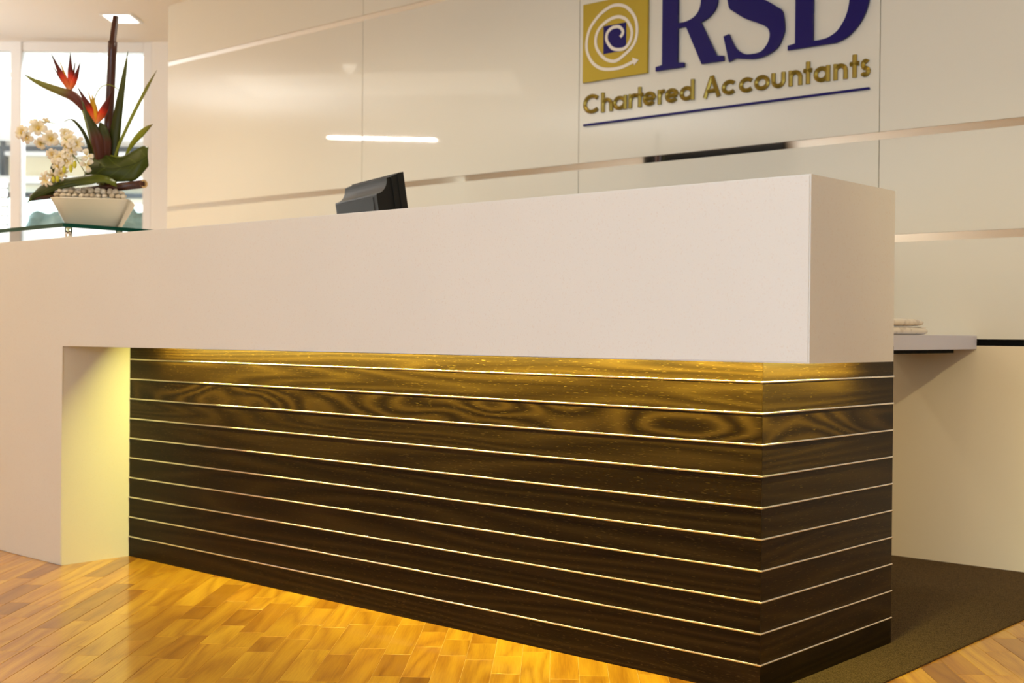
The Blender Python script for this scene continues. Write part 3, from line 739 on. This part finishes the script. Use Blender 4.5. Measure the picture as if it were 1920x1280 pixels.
# ------------------------------------------------------------------ flower arrangement on the glass shelf
FB = Vector((-2.8975, 0.06, GZ+0.0145)); fu = Vector((math.cos(yaw), math.sin(yaw), 0)); fv = Vector((-math.sin(yaw), math.cos(yaw), 0))
G = 1/502.0                                  # drawing grid of the arrangement: about 2 mm
def F(a, b, v=0.0): return FB + fu*((a-168)*G) + fv*v + Vector((0, 0, (430-b)*G))
fa = empty('flower_arrangement', FB, 'tropical flower arrangement in a square white bowl on the glass shelf', 'flowers')
M['bowl'] = mat('glazed_bowl', (0.82, 0.71, 0.52), 0.16, coat=0.5)
M['pebble'] = mat('cream_pebble', (0.66, 0.56, 0.40), 0.5); t = NT(M['pebble'])
oi = t.n('ShaderNodeObjectInfo'); t.l(t.ramp(oi.outputs['Random'], [(0, (0.58, 0.47, 0.32)), (0.5, (0.74, 0.64, 0.48)), (1, (0.85, 0.77, 0.62))]), t.b.inputs['Base Color'])
M['soil'] = mat('dark_filler', (0.03, 0.022, 0.012), 0.9)
def uvmat(name, stops, axis=1, rough=0.45, veins=None, across=None):
    m = mat(name, (0.1, 0.2, 0.05), rough); t = NT(m); uv = t.n('ShaderNodeUVMap'); sp_ = t.n('ShaderNodeSeparateXYZ'); t.l(uv.outputs[0], sp_.inputs[0])
    c = t.ramp(sp_.outputs[axis], stops)
    if across: c = t.mix(t.ramp(sp_.outputs[1-axis], across), c, (0.085, 0.020, 0.014))
    if veins:
        col, freq, skew = veins
        ab = t.math('ABSOLUTE', t.math('SUBTRACT', sp_.outputs[0], 0.5))
        ph = t.math('ADD', t.math('MULTIPLY', sp_.outputs[1], freq), t.math('MULTIPLY', ab, skew))
        w = t.math('PINGPONG', ph, 0.5)
        c = t.mix(t.ramp(w, [(0.0, (0.8, 0.8, 0.8)), (0.10, (0, 0, 0))]), c, col)
        c = t.mix(t.ramp(ab, [(0.0, (1, 1, 1)), (0.022, (0, 0, 0))]), c, (0.014, 0.020, 0.004))
    t.l(c, t.b.inputs['Base Color']); t.b.inputs['Specular IOR Level'].default_value = 0.2
    return m
M['bamboo'] = mat('brown_bamboo', (0.055, 0.014, 0.006), 0.35); t = NT(M['bamboo']); tc = t.n('ShaderNodeTexCoord')
mp = t.n('ShaderNodeMapping'); mp.inputs['Scale'].default_value = (120, 120, 6); t.l(tc.outputs['Object'], mp.inputs['Vector'])
t.l(t.ramp(t.noise(mp.outputs[0], 1, 2), [(0.3, (0.035, 0.009, 0.004)), (0.7, (0.085, 0.022, 0.008))]), t.b.inputs['Base Color'])
M['cut'] = mat('cut_bamboo', (0.62, 0.40, 0.16), 0.6)
M['sepal'] = uvmat('red_orange_sepal', [(0.0, (0.80, 0.42, 0.22)), (0.18, (0.85, 0.20, 0.05)), (0.50, (0.72, 0.045, 0.015)), (0.68, (0.16, 0.016, 0.010)), (1.0, (0.035, 0.022, 0.012))])
M['petal_o'] = uvmat('orange_petal', [(0, (0.85, 0.25, 0.05)), (0.4, (0.90, 0.40, 0.02)), (1, (0.55, 0.38, 0.04))])
M['spathe1'] = uvmat('beak_bract', [(0, (0.16, 0.04, 0.03)), (0.35, (0.15, 0.05, 0.035)), (0.55, (0.22, 0.20, 0.05)), (1, (0.20, 0.24, 0.05))])
M['spathe2'] = uvmat('upright_bract', [(0, (0.075, 0.02, 0.012)), (0.45, (0.09, 0.028, 0.016)), (0.62, (0.045, 0.052, 0.012)), (1, (0.09, 0.10, 0.03))])
M['stem'] = mat('green_stem', (0.20, 0.21, 0.025), 0.4)
M['blade'] = uvmat('dark_blade', [(0, (0.026, 0.030, 0.003)), (0.6, (0.048, 0.055, 0.006)), (1, (0.11, 0.12, 0.012))])
M['grass'] = uvmat('pale_grass', [(0, (0.20, 0.22, 0.015)), (0.6, (0.24, 0.26, 0.02)), (1, (0.18, 0.13, 0.02))])
M['broad'] = uvmat('broad_leaf', [(0, (0.020, 0.028, 0.002)), (0.5, (0.038, 0.050, 0.004)), (1, (0.060, 0.075, 0.006))], 1, 0.40, ((0.075, 0.095, 0.012), 5.0, 2.4))
M['broad2'] = uvmat('low_broad_leaf', [(0, (0.020, 0.026, 0.002)), (0.5, (0.034, 0.046, 0.004)), (1, (0.12, 0.14, 0.012))], 1, 0.40, ((0.10, 0.125, 0.015), 3.0, 5.0))
M['orchid'] = uvmat('cream_orchid', [(0, (0.80, 0.55, 0.10)), (0.22, (0.85, 0.72, 0.38)), (0.5, (0.86, 0.78, 0.62)), (1, (0.88, 0.80, 0.70))], 1, 0.6)
M['lip'] = mat('yellow_lip', (0.72, 0.50, 0.10), 0.5)
M['bud'] = mat('yellow_bud', (0.66, 0.60, 0.04), 0.45)

# bowl: tapered, nearly square with soft corners
brot = R(12)
def sq(h, k, n=56, e=7.0):
    a = 2*PI*k/n; c, s = math.cos(a), math.sin(a)
    r = h/(abs(c)**e+abs(s)**e)**(1/e)
    x, y = r*c, r*s
    return (x*math.cos(brot)-y*math.sin(brot), x*math.sin(brot)+y*math.cos(brot))
BCX = 176
def bp(h, k, z):
    x, y = sq(h, k); c = F(BCX, 430); return c + fu*x + fv*(y) + Vector((0, 0, z))
rings = [(0.088, 0.0), (0.0895, 0.002), (0.1405, 0.099), (0.1420, 0.102), (0.1405, 0.104), (0.135, 0.104), (0.1335, 0.101), (0.122, 0.080)]
v = []; f = []; n = 56
for h, z in rings:
    for k in range(n): v.append(bp(h, k, z))
for i in range(len(rings)-1):
    for k in range(n): f.append((i*n+k, i*n+(k+1) % n, (i+1)*n+(k+1) % n, (i+1)*n+k))
f.append(tuple(range(n-1, -1, -1))); f.append(tuple((len(rings)-1)*n+k for k in range(n)))
bw = link_mesh('bowl', v, f, M['bowl'], fa, None, True)
link_mesh('filler', [bp(0.131, k, 0.098) for k in range(n)] + [F(BCX, 430)+Vector((0, 0, 0.114))], [(k, (k+1) % n, n) for k in range(n)], M['soil'], fa, None, True)
# pebbles
pms = []
for q in range(3):
    bm = bmesh.new(); bmesh.ops.create_icosphere(bm, subdivisions=2, radius=1); rg = random.Random(q)
    sx_, sy_, sz_ = (0.0135, 0.0105, 0.0080) if q == 0 else ((0.0115, 0.0105, 0.0090) if q == 1 else (0.015, 0.0100, 0.0070))
    for vt in bm.verts:
        c = vt.co.copy(); k = 1+0.10*math.sin(c.x*3+q)+0.08*math.sin(c.y*4+2*q)
        vt.co = Vector((c.x*sx_*k, c.y*sy_*k, c.z*sz_))
    for fc in bm.faces: fc.smooth = True
    me = bpy.data.meshes.new('pebble'); bm.to_mesh(me); bm.free(); me.materials.append(M['pebble']); pms.append(me)
rg = random.Random(5); spots = []
def pebble(p):
    o = bpy.data.objects.new('pebble', pms[rg.randrange(3)]); COL.objects.link(o); o.parent = fa; o.location = p - FB
    o.rotation_euler = (rg.uniform(-.4, .4), rg.uniform(-.4, .4), rg.uniform(0, 6.3))
for yy, zz, nn_, st in ((-0.122, 0.112, 12, 0.0212), (-0.105, 0.128, 11, 0.0215), (-0.088, 0.137, 9, 0.0215)):   # rows resting along the front rim
    for i in range(nn_):
        qx = (i-(nn_-1)/2)*st + rg.uniform(-.003, .003); qy = yy+rg.uniform(-.003, .003)
        c = F(BCX, 430); x2 = qx*math.cos(brot)-qy*math.sin(brot); y2 = qx*math.sin(brot)+qy*math.cos(brot)
        pebble(c+fu*x2+fv*y2+Vector((0, 0, zz+rg.uniform(-.001, .002))))
tries = 0
while len(spots) < 46 and tries < 4000:
    tries += 1
    x, y = rg.uniform(-.108, .108), rg.uniform(-.075, .108)
    if all((x-a)**2+(y-b)**2 > 0.0165**2 for a, b in spots): spots.append((x, y))
for x, y in spots:
    x2 = x*math.cos(brot)-y*math.sin(brot); y2 = x*math.sin(brot)+y*math.cos(brot)
    pebble(F(BCX, 430)+fu*x2+fv*y2+Vector((0, 0, 0.1215+0.008*(1-(x*x+y*y)/0.02)+rg.uniform(-.001, .002))))

# upright bamboo cane with a node collar
bam = tube('bamboo_cane', [F(194, 368, .02), F(197, 290, .02), F(200, 215, .02), F(203.5, 140, .02), F(205, 98, .02), F(205.1, 95, .02), F(206, 76, .02), F(206.1, 75, .02), F(211.5, 29, .02)],
           [.0172, .0172, .0165, .016, .0155, .0172, .0166, .0122, .0110], M['bamboo'], fa, 18)
cutc = F(211.5, 28.8, .02); tube('cut_end', [cutc, cutc+Vector((0, 0, .0008))], [.0085, .0085], M['soil'], bam, 14)
# lying bamboo cane, hollow at the right end
pa, pb = F(46, 367.5, .07), F(281, 349, -.085)
lie = tube('bamboo_cane', [pa, pa.lerp(pb, .3), pa.lerp(pb, .7), pb], [.0138, .0140, .0146, .0150], M['bamboo'], fa, 18)
d_ = ((pb-pa).normalized()*0.7 - fv*0.5).normalized()
s1 = d_.cross(Vector((0, 0, 1))).normalized(); s2 = s1.cross(d_)
v = []; f = []; nn = 20
for rr, dz in ((.0150, .001), (.0150, .004), (.0095, .004), (.0095, -.004)):
    for k in range(nn): v.append(pb + d_*dz + s1*rr*math.cos(2*PI*k/nn) + s2*rr*math.sin(2*PI*k/nn))
for i in range(3):
    for k in range(nn): f.append((i*nn+k, i*nn+(k+1) % nn, (i+1)*nn+(k+1) % nn, (i+1)*nn+k))
f.append(tuple(3*nn+k for k in range(nn)))
link_mesh('cut_end', v, f, M['cut'], lie)

def leaf_geo(spine, widths, side, cup=0.2, k=5, m=4):
    """pointed leaf: centre line, half widths, rough sideways direction; returns verts, faces, uvs"""
    P = catmull(spine, k); n = len(P); v = []; uv = []; f = []
    for i, p in enumerate(P):
        q = i/(n-1)*(len(widths)-1); j = min(int(q), len(widths)-2); w = widths[j]+(widths[j+1]-widths[j])*(q-j)
        tg = (P[min(i+1, n-1)]-P[max(i-1, 0)]).normalized(); s = (Vector(side)-tg*Vector(side).dot(tg)).normalized(); nr = tg.cross(s)
        for a in range(m+1):
            x = a/m*2-1
            v.append(p + s*(w*x) + nr*(cup*w*(x*x))); uv.append((a/m, i/(n-1)))
    for i in range(n-1):
        for a in range(m): f.append((i*(m+1)+a, i*(m+1)+a+1, (i+1)*(m+1)+a+1, (i+1)*(m+1)+a))
    return v, f, uv
def uv_mesh(name, v, f, uv, m, parent, thick=0.0009):
    o = link_mesh(name, v, f, m, parent, None, True)
    l = o.data.uv_layers.new(name='UVMap')
    for p in o.data.polygons:
        for li in p.loop_indices: l.data[li].uv = uv[o.data.loops[li].vertex_index]
    if thick:
        md = o.modifiers.new('thickness', 'SOLIDIFY'); md.thickness = thick; md.offset = 0
    return o
def leaf(name, spine, widths, m, parent, side=None, cup=0.2, thick=0.0009):
    v, f, uv = leaf_geo(spine, [w*G for w in widths], side if side is not None else fu, cup); return uv_mesh(name, v, f, uv, m, parent, thick)
def spathe(name, spine, radii, m, parent, flat=0.6):
    P = catmull(spine, 5); n = len(P); rr = []
    for i in range(n):
        q = i/(n-1)*(len(radii)-1); j = min(int(q), len(radii)-2); rr.append((radii[j]+(radii[j+1]-radii[j])*(q-j))*G)
    v, f = tube_geo(P, rr, 12); uv = [((i % 12)/12, (i//12)/(n-1)) for i in range(len(v))]
    return uv_mesh(name, v, f, uv, m, parent, 0)

# first bird of paradise, beak pointing left
b1 = tube('bird_of_paradise', catmull([F(184, 345, .0), F(177, 300, -.005), F(172, 270, -.008), F(164, 235, -.01), F(157, 210, -.01), F(152, 198, -.01)], 5), .0055, M['stem'], fa, 10)
b1['label'] = 'upper bird of paradise flower with long beak pointing left'
spathe('bract', [F(157, 208, -.01), F(149, 193, -.012), F(137, 182, -.016), F(118, 175, -.02), F(90, 165, -.03), F(68, 155, -.035), F(51, 145.5, -.04)], [4, 8.5, 9.5, 8, 6, 3.5, 0.5], M['spathe1'], b1)
for tip, mid, w, vv in (((102, 107), (115, 138), 5.5, -.03), ((133, 102), (132, 135), 6.0, -.005), ((156, 122), (146, 146), 5.0, -.03), ((139, 117), (136, 140), 3.0, .015), ((98, 127), (113, 148), 3.0, .012), ((109, 116), (120, 142), 2.5, .02)):
    leaf('sepal', [F(131, 172, -.012), F((131+mid[0])/2+(0.5), (172+mid[1])/2, -.012+vv*.3), F(*mid, -.012+vv*.6), F(*tip, -.012+vv)], [3.0, w, w*0.85, 0.3], M['sepal'] if w > 2.6 else M['petal_o'], b1, fu, 0.5)
# second bird of paradise, upright in front of the cane
b2 = tube('bird_of_paradise', catmull([F(192, 352, -.01), F(192, 330, -.02), F(192, 305, -.025)], 4), .010, M['stem'], fa, 10)
b2['label'] = 'lower bird of paradise flower with upright dark bract'
spathe('bract', [F(193, 325, -.022), F(192, 295, -.03), F(188, 268, -.035), F(181, 245, -.04), F(171, 220, -.045), F(160, 193, -.05)], [5, 9.5, 12.0, 9.0, 5.0, 0.5], M['spathe2'], b2)
spathe('bract', [F(196, 320, -.012), F(198, 290, -.015), F(198, 265, -.016), F(194, 242, -.02), F(190, 232, -.022)], [6, 11, 12, 8, 2], M['spathe2'], b2)
for tip, mid, w, vv in (((157, 171), (173, 203), 6.5, -.03), ((223, 177), (206, 208), 7.5, -.04), ((182, 184), (184, 206), 6.0, -.02), ((173, 176), (179, 200), 2.5, -.01), ((187, 190), (187, 210), 3.0, -.03)):
    leaf('sepal', [F(186.5, 236, -.045), F((186.5+mid[0])/2, (236+mid[1])/2, -.045+vv*.3), F(*mid, -.045+vv*.6), F(*tip, -.045+vv)], [2.5, w, w*0.9, 0.3], M['petal_o'] if tip[0] in (182, 173, 187) else M['sepal'], b2, fu, 0.5)
# long leaves
leaf('blade_leaf', [F(206, 350, .0), F(209, 300, -.0), F(215, 245, .0), F(222, 195, .0), F(231, 140, .0), F(238, 96, .0)], [10, 10.5, 10.0, 7.5, 4, 0.3], M['blade'], fa, fu, 0.25)
leaf('grass_leaf', [F(214, 320, -.01), F(220, 288, -.02), F(236, 253, -.03), F(258, 210, -.04), F(280, 167, -.04), F(298, 135, -.04)], [2.2, 2.4, 2.8, 3.2, 3.0, 0.2], M['grass'], fa, fu*0.8+Vector((0, 0, .5)), 0.2)
leaf('grass_leaf', [F(228, 330, -.0), F(238, 290, -.01), F(252, 270, -.03), F(270, 254, -.05), F(284, 244, -.06), F(294, 237, -.06)], [2.0, 3.0, 5.0, 6.5, 4.0, 0.2], M['grass'], fa, fu*0.5-Vector((0, 0, .9)), 0.3)
leaf('grass_leaf', [F(180, 330, -.02), F(172, 280, -.03), F(164, 255, -.04), F(153, 238, -.05), F(142, 229.5, -.06), F(129, 236, -.07)], [3.5, 3.6, 3.4, 2.8, 1.6, 0.2], M['blade'], fa, fu, 0.2)
leaf('grass_leaf', [F(184, 330, -.0), F(179, 285, .0), F(180, 262, .0), F(183, 240, .0)], [2.5, 2.6, 2.2, 0.2], M['grass'], fa, fu, 0.2)
tube('tendril', catmull([F(186, 215, -.05), F(184, 195, -.05), F(188, 180, -.05), F(197, 168, -.05), F(208, 164, -.05), F(219, 166.5, -.05), F(228, 173, -.05)], 5), .0016, M['grass'], fa, 8)

def patch(name, top, bot, vt, vb, bulge, m, parent, rows=8, ripple=0.0):
    """leaf surface spanned between an upper and a lower edge"""
    T = catmull([F(a, b, q) for (a, b), q in zip(top, vt)], 5); B = catmull([F(a, b, q) for (a, b), q in zip(bot, vb)], 5)
    n = min(len(T), len(B)); v = []; uv = []; f = []
    for j in range(rows+1):
        t_ = j/rows
        for i in range(n):
            s_ = i/(n-1); p = T[i].lerp(B[i], t_)
            p = p - fv*(bulge*math.sin(PI*t_)*(0.35+0.65*math.sin(PI*s_)) + ripple*math.sin(s_*14+t_*2)*math.sin(PI*t_))
            v.append(p); uv.append((t_, s_))
    for j in range(rows):
        for i in range(n-1): f.append((j*n+i, j*n+i+1, (j+1)*n+i+1, (j+1)*n+i))
    return uv_mesh(name, v, f, uv, m, parent)
patch('broad_leaf', [(164, 318), (172, 300), (198, 292), (224, 297), (250, 288), (274, 277), (285, 279)], [(160, 335), (175, 341), (198, 343), (222, 344), (246, 344), (266, 340), (287, 314)],
      [0, -.02, -.03, -.03, -.04, -.05, -.05], [-.02, -.05, -.06, -.06, -.07, -.07, -.06], .022, M['broad'], fa, 10, .004)
patch('broad_leaf', [(164, 318), (172, 301), (198, 293), (224, 298), (250, 289), (274, 278), (285, 280)], [(168, 311), (178, 296), (200, 288.5), (224, 292), (248, 284.5), (268, 278), (283, 277)],
      [0, -.02, -.03, -.03, -.04, -.05, -.05], [0.02, .01, .01, .01, .0, -.02, -.04], .0, M['grass'], fa, 3)
patch('broad_leaf', [(74, 384), (92, 357), (122, 344), (160, 338), (195, 333), (218, 337), (236, 347)], [(76, 385), (96, 377), (124, 367), (156, 359), (188, 354), (214, 350), (237, 357)],
      [-.11, -.10, -.10, -.10, -.10, -.10, -.11], [-.112, -.125, -.135, -.135, -.135, -.13, -.115], .012, M['broad2'], fa, 8, .003)
patch('broad_leaf', [(101, 318), (106, 308), (116, 304), (128, 308)], [(104, 330), (110, 336), (120, 338), (130, 334)], [-.04]*4, [-.05]*4, .006, M['broad'], fa, 6)
leaf('broad_leaf', [F(120, 362, -.10), F(100, 366, -.11), F(84, 376, -.12), F(74, 388, -.12)], [9, 8, 4, 0.3], M['broad2'], fa, Vector((0, 0, 1)), 0.3)

# orchid spray
orc = tube('orchid_spray', catmull([F(176, 345, -.05), F(166, 318, -.08), F(150, 293, -.10), F(128, 277, -.11), F(105, 264, -.11), F(84, 256, -.11), F(74, 258, -.11)], 5), .0016, M['stem'], fa, 8)
orc['label'] = 'spray of cream orchids with yellow buds'
def blossom(a, b, vq, rad, npet, turn, tiltx, tilty, wid=0.42, lip=True):
    c = F(a, b, vq); nz = (-fv + fu*tiltx + Vector((0, 0, tilty))).normalized(); ex = nz.cross(Vector((0, 0, 1))).normalized(); ey = ex.cross(nz)
    V = []; Fc = []; U = []
    for k in range(npet):
        an = turn + 2*PI*k/npet; d = ex*math.cos(an)+ey*math.sin(an); s = nz.cross(d)
        rr = rad*G*(1.0 if k % 2 == 0 else 0.88)
        v, f, uv = leaf_geo([c+d*rr*.08, c+d*rr*.45+nz*rr*.22, c+d*rr*.8+nz*rr*.20, c+d*rr+nz*rr*.02], [rr*.10, rr*wid*.9, rr*wid, rr*.06], s, 0.25, 3, 3)
        n0 = len(V); V += v; U += uv; Fc += [tuple(i+n0 for i in q) for q in f]
    o = uv_mesh('blossom', V, Fc, U, M['orchid'], orc, 0.0006)
    if lip:
        bm = bmesh.new(); bmesh.ops.create_icosphere(bm, subdivisions=2, radius=1)
        L = bm_lip(bm, c+nz*rad*G*.25-ey*rad*G*.12, ex, ey, nz, rad*G)
        o2 = bpy.data.meshes.new('lip'); bm.to_mesh(o2); bm.free(); n0 = len(o.data.vertices)
        # lip joined into the blossom
        V2 = [v.co.copy() for v in o2.vertices]; F2 = [tuple(p.vertices) for p in o2.polygons]; bpy.data.meshes.remove(o2)
        me = bpy.data.meshes.new('blossom'); me.from_pydata(V+V2, [], Fc+[tuple(i+n0 for i in q) for q in F2]); me.update()
        me.materials.append(M['orchid']); me.materials.append(M['lip']); l = me.uv_layers.new(name='UVMap')
        for p in me.polygons:
            p.use_smooth = True
            if p.index >= len(Fc): p.material_index = 1
            for li in p.loop_indices:
                vi = me.loops[li].vertex_index
                if vi < n0: l.data[li].uv = U[vi]
        old = o.data; o.data = me; bpy.data.meshes.remove(old)
    return o
def bm_lip(bm, c, ex, ey, nz, r):
    for v in bm.verts: v.co = c + ex*(v.co.x*r*.13) + ey*(v.co.y*r*.22) + nz*(v.co.z*r*.14)
for q in ((64, 258, -.115, 15, 5, .3, -.4, .1), (74, 268, -.118, 13, 5, .9, -.2, -.2), (92, 250, -.11, 17, 5, .9, .1, .2), (84, 241, -.105, 10, 4, .2, .1, .5), (117, 270, -.12, 16, 5, 1.3, .2, .0), (140, 259, -.10, 12, 5, .5, .5, .4),
          (97, 278, -.115, 12, 5, 1.7, .0, -.5), (119, 297, -.115, 12, 5, .2, -.1, -.3), (104, 236, -.10, 7, 4, .4, .5, .3), (146, 266, -.105, 10, 5, 1.1, .6, -.1),
          (150, 272, -.118, 17, 7, .15, -.2, .4, .26), (163, 280, -.122, 17, 7, .5, .3, .1, .24), (157, 290, -.125, 14, 6, .9, .1, -.3, .26), (146, 283, -.115, 13, 6, .2, -.4, .1, .26),
          (134, 305, -.122, 17, 7, .4, -.3, .3, .26), (146, 311, -.126, 17, 7, .1, .2, .1, .24), (131, 318, -.122, 16, 6, .8, -.3, -.3, .26), (148, 300, -.122, 12, 6, .3, .3, .5, .28)):
    blossom(*q, lip=q[3] > 9 and q[4] < 7)
blossom(184, 301, -.125, 13, 3, 1.2, .5, .2, .40, False); blossom(183, 318, -.125, 14, 3, 4.4, .5, -.1, .36, False)
blossom(110, 344, -.125, 17, 7, .2, -.5, -.3, .20, False); blossom(122, 338, -.128, 15, 7, .5, .1, -.5, .20, False); blossom(137, 334, -.128, 14, 7, .9, .3, -.4, .20, False)
for a, b, h in ((156, 325, 8), (163, 318, 7), (144, 327, 7), (124, 345, 6), (132, 344, 6)):
    bm = bmesh.new(); bmesh.ops.create_icosphere(bm, subdivisions=2, radius=1); c = F(a, b, -.135)
    for vt in bm.verts: vt.co = c + fu*(vt.co.x*3.6*G) + fv*(vt.co.y*3.6*G) + Vector((0, 0, vt.co.z*h*G))
    o = bm_obj('bud', bm, M['bud'], orc, None, True)
for pts in ([(158, 292), (157, 305), (157, 318)], [(158, 300), (162, 308), (163, 313)], [(157, 302), (168, 307), (176, 310)], [(140, 268), (148, 275), (157, 280)], [(101, 240), (112, 240), (125, 243)], [(97, 278), (110, 280), (124, 278)]):
    tube('stalk', catmull([F(a, b, -.122) for a, b in pts], 4), .0012, M['stem'], orc, 6)
